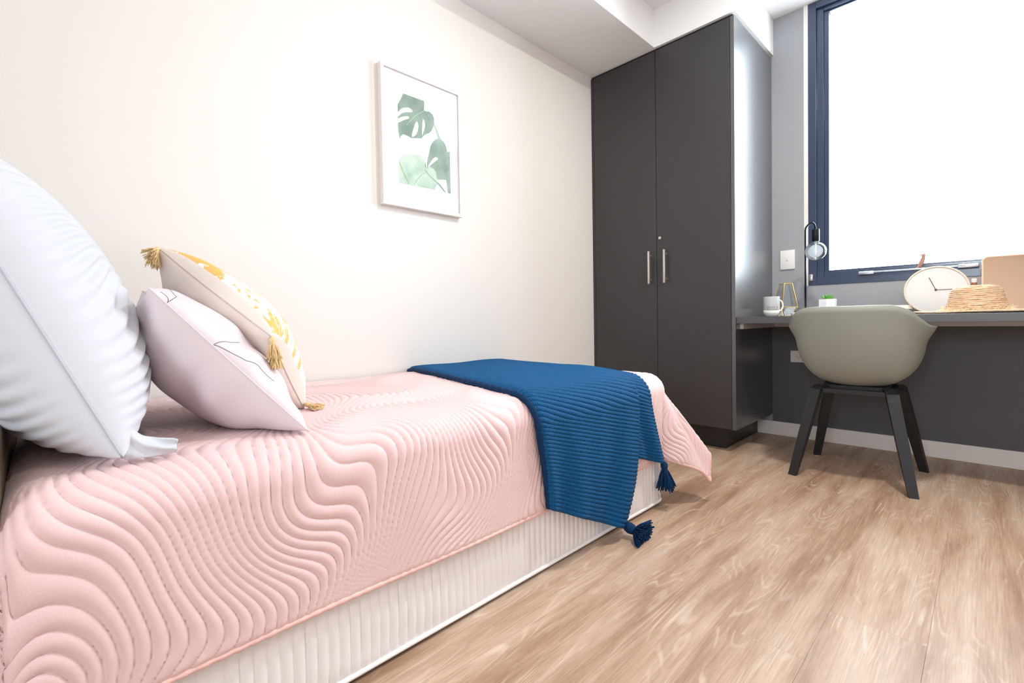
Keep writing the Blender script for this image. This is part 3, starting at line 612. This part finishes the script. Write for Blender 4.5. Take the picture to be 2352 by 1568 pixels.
# ------------------------------------------------------------ chair
CX, CY = 2.79, 0.415
ch = thing('shell_chair', 'sage grey plastic shell armchair on four black wooden legs at the desk', 'chair', (CX, CY, 0))
TH = [0, 18, 33, 43, 53, 63, 75, 90, 110, 130, 150, 165, 180]
RR = [.272, .274, .286, .288, .276, .258, .244, .234, .248, .275, .285, .280, .275]
ZR = [.787, .788, .787, .768, .728, .706, .699, .697, .690, .660, .540, .462, .448]
def spl(x, ys):
    t = np.linspace(0, 180, 721); y = np.interp(t, TH, ys)
    yp = np.concatenate([y[::-1][:-1], y, y[::-1][1:]])
    k = np.exp(-(np.arange(-40, 41)/14.0)**2); k /= k.sum(); yp = np.convolve(yp, k, 'same')
    return np.interp(x, t, yp[720:1441])
th_ = np.linspace(-180, 180, 181)[:, None]; al = np.linspace(0, 1, 60)[None, :]
Rr = spl(np.abs(th_), RR); Zr = spl(np.abs(th_), ZR)
an = al*np.pi/2; ee = 2/2.75
h = Rr*0.985*np.sin(an)**ee; zv = 0.422+(Zr-0.422)*(1-np.cos(an)**ee)
lipa = np.clip((al-0.86)/0.14, 0, 1)**2; armw = np.exp(-((np.abs(th_)-82)/34.0)**2)
h = h+lipa*(0.004+0.034*armw); zv = zv-lipa*0.003*armw
bx_ = np.cos(np.radians(th_)); by_ = np.sin(np.radians(th_))
lean = 0.05*np.clip((zv-0.45)/0.35, 0, 1)*np.clip(bx_, 0, 1)
P = np.stack([CX-h*bx_-lean+0.02, CY+h*by_*0.97, zv], -1)
gridmesh('seat_shell', P, M_SHELL, ch, solid=0.0065)
for sx in (-1, 1):
    for sy in (-1, 1):
        pts = [(CX+sx*0.095, CY+sy*0.115, 0.412), (CX+sx*0.125, CY+sy*0.128, 0.410), (CX+sx*0.142, CY+sy*0.136, 0.398), (CX+sx*0.150, CY+sy*0.141, 0.372), (CX+sx*0.190, CY+sy*0.176, 0.19), (CX+sx*0.232, CY+sy*0.212, 0.0)]
        mb = MB(); vs = []; ws = [0.020, 0.021, 0.022, 0.0215, 0.020, 0.0165]; tk = [0.010, 0.011, 0.012, 0.012, 0.011, 0.009]
        wd = Vector((-sx*0.35, sy*1.0, 0)).normalized()
        wd = Vector((0.25*-sx*sy*sx, 1.0, 0)).normalized() if False else Vector((-0.30*sx*sy, 1.0, 0)).normalized()
        for i, p in enumerate(pts):
            p = Vector(p); t = (Vector(pts[min(i+1, 5)])-Vector(pts[max(i-1, 0)])).normalized(); w = (wd-t*wd.dot(t)).normalized(); n = t.cross(w)
            if i == 5: w = wd; n = Vector((wd.y, -wd.x, 0))
            for a_, b_ in ((-1, -1), (1, -1), (1, 1), (-1, 1)): vs.append(p+w*ws[i]*a_+n*tk[i]*b_)
        fs = [(i*4+j, i*4+(j+1) % 4, i*4+4+(j+1) % 4, i*4+4+j) for i in range(5) for j in range(4)]+[(3, 2, 1, 0), (20, 21, 22, 23)]
        part('leg', mb.add(vs, fs), M_BLACK, ch)
for (x0, x1, y0, y1) in ((-.140, -.118, -.13, .13), (.118, .140, -.13, .13), (-.118, .118, -.135, -.113), (-.118, .118, .113, .135)):
    part('frame_rail', MB().box(CX+x0, CX+x1, CY+y0, CY+y1, 0.388, 0.410, 0.002), M_BLACK, ch)
part('seat_mount', MB().box(CX-0.09, CX+0.09, CY-0.112, CY+0.112, 0.404, 0.424, 0.004), M_BLACK, ch)

M_BULB = glass('bulb_glass', (0.97, 0.98, 0.98), 1.0); nt_ = M_BULB.node_tree; tr_ = [n for n in nt_.nodes if n.type == 'BSDF_TRANSPARENT'][0]; mx_ = [n for n in nt_.nodes if n.type == 'MIX_SHADER'][0]
tl_ = nt_.nodes.new('ShaderNodeBsdfTranslucent'); m2_ = nt_.nodes.new('ShaderNodeMixShader'); m2_.inputs[0].default_value = 0.16; nt_.links.new(tr_.outputs[0], m2_.inputs[1]); nt_.links.new(tl_.outputs[0], m2_.inputs[2]); nt_.links.new(m2_.outputs[0], mx_.inputs[1])
# ------------------------------------------------------------ things on the desk
# lamp
LX, LY = 3.12, 0.700
lp = thing('desk_lamp', 'black hooked desk lamp with bare clear globe bulb on white base', 'lamp', (LX, LY, ZD))
M_LB = mat('black_lamp_metal', (26, 30, 38), 0.3, 0.6)
part('base', MB().lathe([(0.066, 0), (0.069, 0.003), (0.069, 0.018), (0.066, 0.021)], (LX, LY, ZD), 48), mat('white_marble', (240, 238, 238), 0.25), lp, 40, 'round white base')
pts = [(LX, LY, ZD+0.021), (LX, LY, 1.0), (LX, LY, 1.20)]
for k in range(0, 11):
    a = math.pi*k/10; pts.append((LX, LY-0.020+0.020*math.cos(a) if k < 5 else LY-0.020-0.013+0.013*(1+math.cos(a)) - 0.0, 1.215+0.020*math.sin(a) if k < 5 else 1.235-0.0+0.0*a))
pts = [(LX, LY, ZD+0.02), (LX, LY, 1.0), (LX, LY, 1.225), (LX, LY-0.003, 1.240), (LX, LY-0.012, 1.252), (LX, LY-0.026, 1.262), (LX, LY-0.036, 1.262), (LX, LY-0.044, 1.250), (LX, LY-0.048, 1.225)]
part('pole', MB().tube(pts, 0.0050, 10), M_LB, lp, True)
BXc = (LX, LY-0.048)
part('socket', MB().lathe([(0.003, 0.068), (0.017, 0.066), (0.0185, 0.062), (0.0185, 0.002), (0.0165, 0)], (*BXc, 1.158), 28), M_LB, lp, 50)
bz = 1.104; prof = [(0.013, 0.062), (0.0135, 0.052)]+[(0.050*math.sin(a), 0.050*math.cos(a)) for a in np.linspace(0.30, math.pi-0.02, 26)]
bl_ = part('bulb', MB().lathe(prof, (*BXc, bz), 36, capt=False), M_BULB, lp, True, 'clear glass globe bulb')
part('filament_tube', MB().tube([(*BXc, bz+0.055), (*BXc, bz-0.022)], 0.004, 8), mat('milky_filament', (245, 240, 235), 0.4), bl_, True)
# mug
MX, MY = 3.0, 0.836
mg = thing('mug', 'white and pale grey mug with black handwriting beside wardrobe side', 'mug', (MX, MY, ZD))
M_MUG = mat('mug_grey_glaze', (190, 190, 190), 0.3); M_MUGW = mat('mug_white_glaze', (242, 238, 232), 0.25)
part('upper_body', MB().lathe([(0.040, 0.036), (0.0405, 0.110), (0.0395, 0.112), (0.0375, 0.110), (0.037, 0.036)], (MX, MY, ZD), 48, capb=False, capt=False), M_MUG, mg, True)
part('lower_body', MB().lathe([(0.022, 0.0), (0.026, 0.002), (0.034, 0.009), (0.039, 0.020), (0.0402, 0.036), (0.037, 0.036), (0.034, 0.02), (0.001, 0.008)], (MX, MY, ZD), 48, capt=False), M_MUGW, mg, True)
hd = Vector((0.72, -0.69, 0)); hp = []
for k in range(15):
    a = math.radians(90-k*180/14); hp.append(Vector((MX, MY, ZD+0.062))+hd*(0.037+0.027*math.cos(a)**0.8 if math.cos(a) > 1e-6 else 0.037)+Vector((0, 0, 0.031*math.sin(a))))
part('handle', MB().tube(hp, 0.0042, 10), M_MUGW, mg, True)
def bent_text(txt, size, c, r, z, facing, m, parent, shear=0.35):
    cu = bpy.data.curves.new('writing', 'FONT'); cu.body = txt; cu.size = size; cu.align_x = 'CENTER'; cu.shear = shear; cu.extrude = 0.0002; cu.resolution_u = 3; cu.space_character = 0.95; cu.offset = -0.00045
    o = bpy.data.objects.new('writing', cu); C.objects.link(o); dg = bpy.context.evaluated_depsgraph_get(); me = bpy.data.meshes.new_from_object(o.evaluated_get(dg)); bpy.data.objects.remove(o)
    for v in me.vertices:
        x, y_, w = v.co; a = facing+x/r; rr = r+0.0006+w; v.co = (c[0]+rr*math.cos(a), c[1]+rr*math.sin(a), z+y_)
    me.materials.clear(); return link('writing', me, m, parent)
M_INK = mat('black_ink', (58, 58, 60), 0.5); fa = math.atan2(-MY, -MX)+0.10
bent_text('make it', 0.021, (MX, MY), 0.0405, ZD+0.047, fa, M_INK, mg); bent_text('happen', 0.021, (MX, MY), 0.0405, ZD+0.033, fa, M_INK, mg)
# terrarium
TX, TY = 3.20, 0.815
tr = thing('glass_terrarium', 'geometric clear glass terrarium with thin gold edges behind the mug', 'terrarium', (TX, TY, ZD))
rings = [(0.036, 0.0), (0.068, 0.052), (0.036, 0.190)]; n6 = 5; ph0 = 0.62
def tv(r, z, k): a = ph0+2*math.pi*k/n6; return Vector((TX+r*math.cos(a), TY+r*math.sin(a), ZD+0.002+z))
M_BRASS = mat('gold_metal', (222, 190, 110), 0.3, 0.9)
eg = MB()
for k in range(n6):
    for (r, z) in rings: eg.tube([tv(r, z, k), tv(r, z, k+1)], 0.0019, 6)
    eg.tube([tv(*rings[0], k), tv(*rings[1], k)], 0.0019, 6); eg.tube([tv(*rings[1], k), tv(*rings[2], k)], 0.0019, 6)
part('gold_edges', eg, M_BRASS, tr)
M_TP = glass('terrarium_glass', (0.92, 0.94, 0.95), 2.2)
for k in range(n6):
    part('pane', MB().add([tv(*rings[0], k), tv(*rings[0], k+1), tv(*rings[1], k+1), tv(*rings[1], k)], [(0, 1, 2, 3)]), M_TP, tr)
    part('pane', MB().add([tv(*rings[1], k), tv(*rings[1], k+1), tv(*rings[2], k+1), tv(*rings[2], k)], [(0, 1, 2, 3)]), M_TP, tr)
# succulent
SX, SY = 3.20, 0.612
su = thing('potted_succulent', 'small green spiky succulent in a white faceted pot', 'potted plant', (SX, SY, ZD))
part('pot', MB().lathe([(0.034, 0), (0.043, 0.050), (0.043, 0.092), (0.038, 0.092), (0.038, 0.082), (0.001, 0.082)], (SX, SY, ZD), 6, capt=False), mat('white_ceramic_pot', (242, 242, 243), 0.4), su)
M_SUC = mat('succulent_green', (96, 170, 70), 0.45, var=0.3)
rnd = random.Random(2)
for k in range(22):
    ang = k*2.399; tier = k/21; L_ = 0.044-0.012*tier; el = math.radians(20+60*tier); d = Vector((math.cos(ang)*math.cos(el), math.sin(ang)*math.cos(el), math.sin(el))); c = Vector((SX, SY, ZD+0.084))
    sdv = Vector((-math.sin(ang), math.cos(ang), 0)); up = d.cross(sdv)*-1; vs = []; prof = [(0, .35), (.25, .8), (.5, 1), (.78, .62), (1, .04)]
    for t, w in prof:
        p = c+d*L_*t+Vector((0, 0, 0.010*t*t*(1-tier)))
        for q in range(5):
            a = 2*math.pi*q/5; vs.append(p+sdv*math.cos(a)*0.0062*w+up*math.sin(a)*0.0028*w)
    fs = [(i*5+q, i*5+(q+1) % 5, i*5+5+(q+1) % 5, i*5+5+q) for i in range(4) for q in range(5)]+[(4, 3, 2, 1, 0), (20, 21, 22, 23, 24)]
    part('leaf', MB().add(vs, fs), M_SUC, su, True)
# books
def book(label, x0, x1, y0, y1, z0, z1, mc, mp_, rot=0):
    b = thing('book', label, 'book', ((x0+x1)/2, (y0+y1)/2, z0), 'books stacked behind the chair')
    part('cover', MB().box(x0, x1, y0, y1, z0, z0+0.002).box(x0, x1, y0, y1, z1-0.002, z1).box(x0, x0+0.003, y0, y1, z0+0.002, z1-0.002), mc, b)
    part('pages', MB().box(x0+0.003, x1-0.004, y0+0.003, y1-0.003, z0+0.002, z1-0.002), mp_, b); return b
M_PAGES = mat('book_pages', (240, 236, 226), 0.8)
b1 = book('white book with red mark on its spine, lower in the stack', 2.93, 3.13, 0.262, 0.50, ZD, ZD+0.026, mat('white_book_cover', (240, 236, 236), 0.5), M_PAGES)
part('spine_mark', MB().box(2.9293, 2.93, 0.272, 0.284, ZD+0.007, ZD+0.019), mat('red_spine_print', (214, 110, 110), 0.5), b1)
b2 = book('yellow and white book lying on top of the white book', 2.95, 3.15, 0.255, 0.52, ZD+0.0262, ZD+0.044, mat('cream_book_cover', (244, 238, 220), 0.5), M_PAGES)
part('spine_band', MB().box(2.9493, 2.95, 0.34, 0.52, ZD+0.0262, ZD+0.0438), mat('yellow_spine_cover', (238, 200, 96), 0.5), b2)
# clock
ck = Vector((3.255, 0.178, ZD+0.119)); tl = math.radians(9); nrm = Vector((-math.cos(tl), 0.0, math.sin(tl))).normalized()
cl = thing('clock', 'round white minimalist clock with thin hands leaning on the window wall', 'clock', (ck.x, ck.y, ZD))
RC = 0.121
part('case', MB().lathe([(RC-0.004, -0.018), (RC, -0.014), (RC, 0.004), (RC-0.004, 0.006), (RC-0.007, 0.005)], ck, 72, nrm, capt=False), mat('cream_clock_rim', (224, 208, 186), 0.4), cl, 40)
part('dial', MB().lathe([(RC-0.006, 0.000), (RC-0.0065, 0.0015)], ck, 72, nrm), mat('white_dial', (216, 216, 214), 0.5), cl)
ux = Vector((0, -1, 0)); uy = nrm.cross(ux)*-1
if uy.z < 0: uy = -uy
M_HAND = mat('clock_hand', (96, 62, 66), 0.4)
def hand(dx, dz, w):
    d = ux*dx+uy*dz; return MB().tube([ck+nrm*0.0035, ck+nrm*0.0035+d], w, 6)
part('minute_hand', hand(-0.026, 0.064, 0.0013), M_HAND, cl); part('hour_hand', hand(0.058, 0.000, 0.0013), M_HAND, cl)
part('hub', MB().lathe([(0.005, 0.001), (0.005, 0.006), (0.003, 0.007)], ck, 16, nrm), M_HAND, cl)
tk_ = MB()
for k in range(60):
    a = 2*math.pi*k/60; p = ck+nrm*0.0016+ux*math.cos(a)*0.098+uy*math.sin(a)*0.098; tk_.lathe([(0.0010 if k % 5 else 0.0016, 0), (0.0008, 0.0004)], p, 6, nrm)
part('minute_marks', tk_, mat('grey_dial_mark', (170, 168, 168), 0.6), cl)
# hat
HX, HY = 2.97, 0.035
ht = thing('straw_hat', 'straw hat with rope crown and frayed band lying on the desk', 'hat', (HX, HY, ZD))
def straw():
    m = bpy.data.materials.new('woven_straw'); m.use_nodes = True; nt = m.node_tree; N = nt.nodes; L = nt.links; b = N['Principled BSDF']
    tc = N.new('ShaderNodeTexCoord'); mp = N.new('ShaderNodeMapping'); mp.inputs['Scale'].default_value = (1, 1, 7); L.new(tc.outputs['Object'], mp.inputs[0])
    n = N.new('ShaderNodeTexNoise'); n.inputs['Scale'].default_value = 60; n.inputs['Detail'].default_value = 5; L.new(mp.outputs[0], n.inputs['Vector'])
    r = N.new('ShaderNodeValToRGB'); r.color_ramp.elements[0].position = 0.35; r.color_ramp.elements[0].color = (*lin((196, 150, 108)), 1); r.color_ramp.elements[1].position = 0.6; r.color_ramp.elements[1].color = (*lin((226, 202, 174)), 1)
    L.new(n.outputs['Fac'], r.inputs[0]); L.new(r.outputs[0], b.inputs['Base Color']); b.inputs['Roughness'].default_value = 0.8
    bp = N.new('ShaderNodeBump'); bp.inputs['Strength'].default_value = 0.6; bp.inputs['Distance'].default_value = 0.002; L.new(n.outputs['Fac'], bp.inputs['Height']); L.new(bp.outputs['Normal'], b.inputs['Normal']); return m
M_STRAW = straw()
def coil(prof, r, wob=0.0006):
    mb = MB(); rnd = random.Random(8)
    for (R_, z) in prof:
        p0 = rnd.random()*6; mb.tube([(HX+(R_+wob*math.sin(a*9+p0))*math.cos(a), HY+(R_+wob*math.sin(a*7+p0))*math.sin(a), ZD+z+wob*1.4*math.sin(a*5+p0)+0.0015*math.sin(a*2+z*8)) for a in np.linspace(0, 2*math.pi, 73)[:-1]], r, 7, closed=True)
    return mb
cp = [(0.094-0.020*(k/12)**1.3, 0.010+0.0082*k) for k in range(12)]+[(0.070, 0.107), (0.063, 0.112), (0.055, 0.114), (0.046, 0.1135), (0.037, 0.113), (0.028, 0.1125), (0.019, 0.112), (0.010, 0.1115), (0.003, 0.111)]
part('crown', coil(cp, 0.0052), M_STRAW, ht, True)
bp_ = [(0.098+0.0078*k, 0.0065+0.0035*max(0, k-8)/6*0.6) for k in range(14)]
part('brim', coil(bp_, 0.0046), M_STRAW, ht, True)
fr = MB(); rnd = random.Random(3)
for k in range(620):
    a = rnd.random()*6.283; r0 = 0.097; p = Vector((HX+r0*math.cos(a), HY+r0*math.sin(a), ZD+0.012)); pts = [p.copy()]; d = Vector((math.cos(a+rnd.uniform(-1.2, 1.2)), math.sin(a+rnd.uniform(-1.2, 1.2)), rnd.uniform(0.1, 1.3))).normalized(); L_ = rnd.uniform(0.012, 0.034)
    for q in range(3): d = (d+Vector((rnd.uniform(-.6, .6), rnd.uniform(-.6, .6), rnd.uniform(-.75, .3)))).normalized(); p = p+d*L_/3; p.z = max(p.z, ZD+0.013); pts.append(p.copy())
    fr.tube(pts, 0.0008, 4)
o = part('frayed_band', fr, mat('pale_raffia', (244, 218, 178), 0.8), ht, True); o['kind'] = 'stuff'
# mirror
mr = thing('vanity_mirror', 'rounded rose-gold framed mirror standing on the desk at right edge', 'mirror', (3.25, -0.16, ZD))
def rr2(w, h_, r, k=8):
    p = []
    for cx, cz, a0 in ((w/2-r, h_-r, 0), (-w/2+r, h_-r, 90), (-w/2+r, r, 180), (w/2-r, r, 270)):
        for i in range(k+1): a = math.radians(a0+90*i/k); p.append((cx+r*math.cos(a), cz+r*math.sin(a)))
    return p
mw, mh = 0.34, 0.262; mc = Vector((3.215, -0.148, ZD+0.002)); mdir = Vector((0.10, -1, 0)).normalized(); mup = Vector((0.10, 0.0, 1)).normalized(); mn = mup.cross(mdir).normalized()
if mn.x > 0: mn = -mn
ol = rr2(mw, mh, 0.022); il = rr2(mw-0.010, mh-0.010, 0.018)
il = [(a, b+0.005) for a, b in il]
def m3(p, d): return mc+mdir*p[0]+mup*p[1]+mn*d
n_ = len(ol); vs = [m3(p, 0.006) for p in ol]+[m3(p, 0.006) for p in il]+[m3(p, -0.008) for p in ol]+[m3(p, 0.0005) for p in il]
fs = []
for i in range(n_):
    j = (i+1) % n_; fs += [(i, j, n_+j, n_+i), (i, 2*n_+i, 2*n_+j, j), (n_+i, n_+j, 3*n_+j, 3*n_+i)]
fs.append(tuple(2*n_+i for i in range(n_)))
part('mirror_frame', MB().add(vs, fs), mat('rose_gold', (240, 190, 156), 0.3, 0.6), mr)
part('mirror_glass', MB().add([m3(p, 0.001) for p in il], [tuple(range(n_))]), mat('mirror_peach_tint', (250, 214, 186), 0.02, 1.0), mr)  # peach tint in the glass stands in for a reflected warm wall
# small bottle
bo = thing('small_bottle', 'tiny brown bottle with white cap by the mirror frame', 'bottle', (3.32, 0.047, ZD))
part('bottle_body', MB().lathe([(0.014, 0), (0.016, 0.003), (0.016, 0.125), (0.011, 0.140), (0.008, 0.150)], (3.32, 0.047, ZD), 24), mat('brown_glass', (150, 92, 66), 0.2), bo, 40)
part('bottle_cap', MB().lathe([(0.010, 0.149), (0.010, 0.166), (0.008, 0.168)], (3.32, 0.047, ZD), 24), M_PLASTIC, bo, 40)
# bird ornament on the winder bar
bi = thing('bird_ornament', 'small coppery bird figurine perched on the window winder bar', 'ornament', (XW-0.014, 0.244, 0.988))
bp0 = Vector((XW-0.014, 0.244, 0.988)); dr = Vector((0, -1, 0))
def q(x, z): return bp0+dr*x+Vector((0, 0, z))
M_BIRD = mat('copper_pink', (176, 128, 114), 0.5, 0.1)
part('bird_body', MB().tube([q(-0.022, -0.012), q(-0.013, -0.002), q(-0.004, 0.008), q(0.003, 0.024), q(0.010, 0.044), q(0.013, 0.056), q(0.013, 0.066), q(0.012, 0.073)], [0.003, 0.004, 0.006, 0.0105, 0.0095, 0.0065, 0.0085, 0.005], 14), M_BIRD, bi, True)
part('beak', MB().lathe([(0.004, 0), (0.003, 0.005), (0.0004, 0.010)], q(0.006, 0.068), 10, (0, 1, -0.25)), M_BIRD, bi, True)
part('foot', MB().tube([q(0.004, 0.012), q(0.004, 0.0)], 0.0018, 6), M_BIRD, bi)
# pale mast outside
ms = thing('mast', 'faint pale pole standing outside beyond the window', 'pole', (9.0, 1.05, -6.0))
part('pole', MB().lathe([(0.05, 0), (0.045, 8.05)], (9.0, 1.05, -6.0), 16), mat('pale_pink_render', (238, 214, 204), 0.8), ms, True)
part('cap', MB().lathe([(0.07, 8.05), (0.07, 8.10), (0.01, 8.14)], (9.0, 1.05, -6.0), 16), mat('pale_cap', (236, 220, 212), 0.8), ms, True)
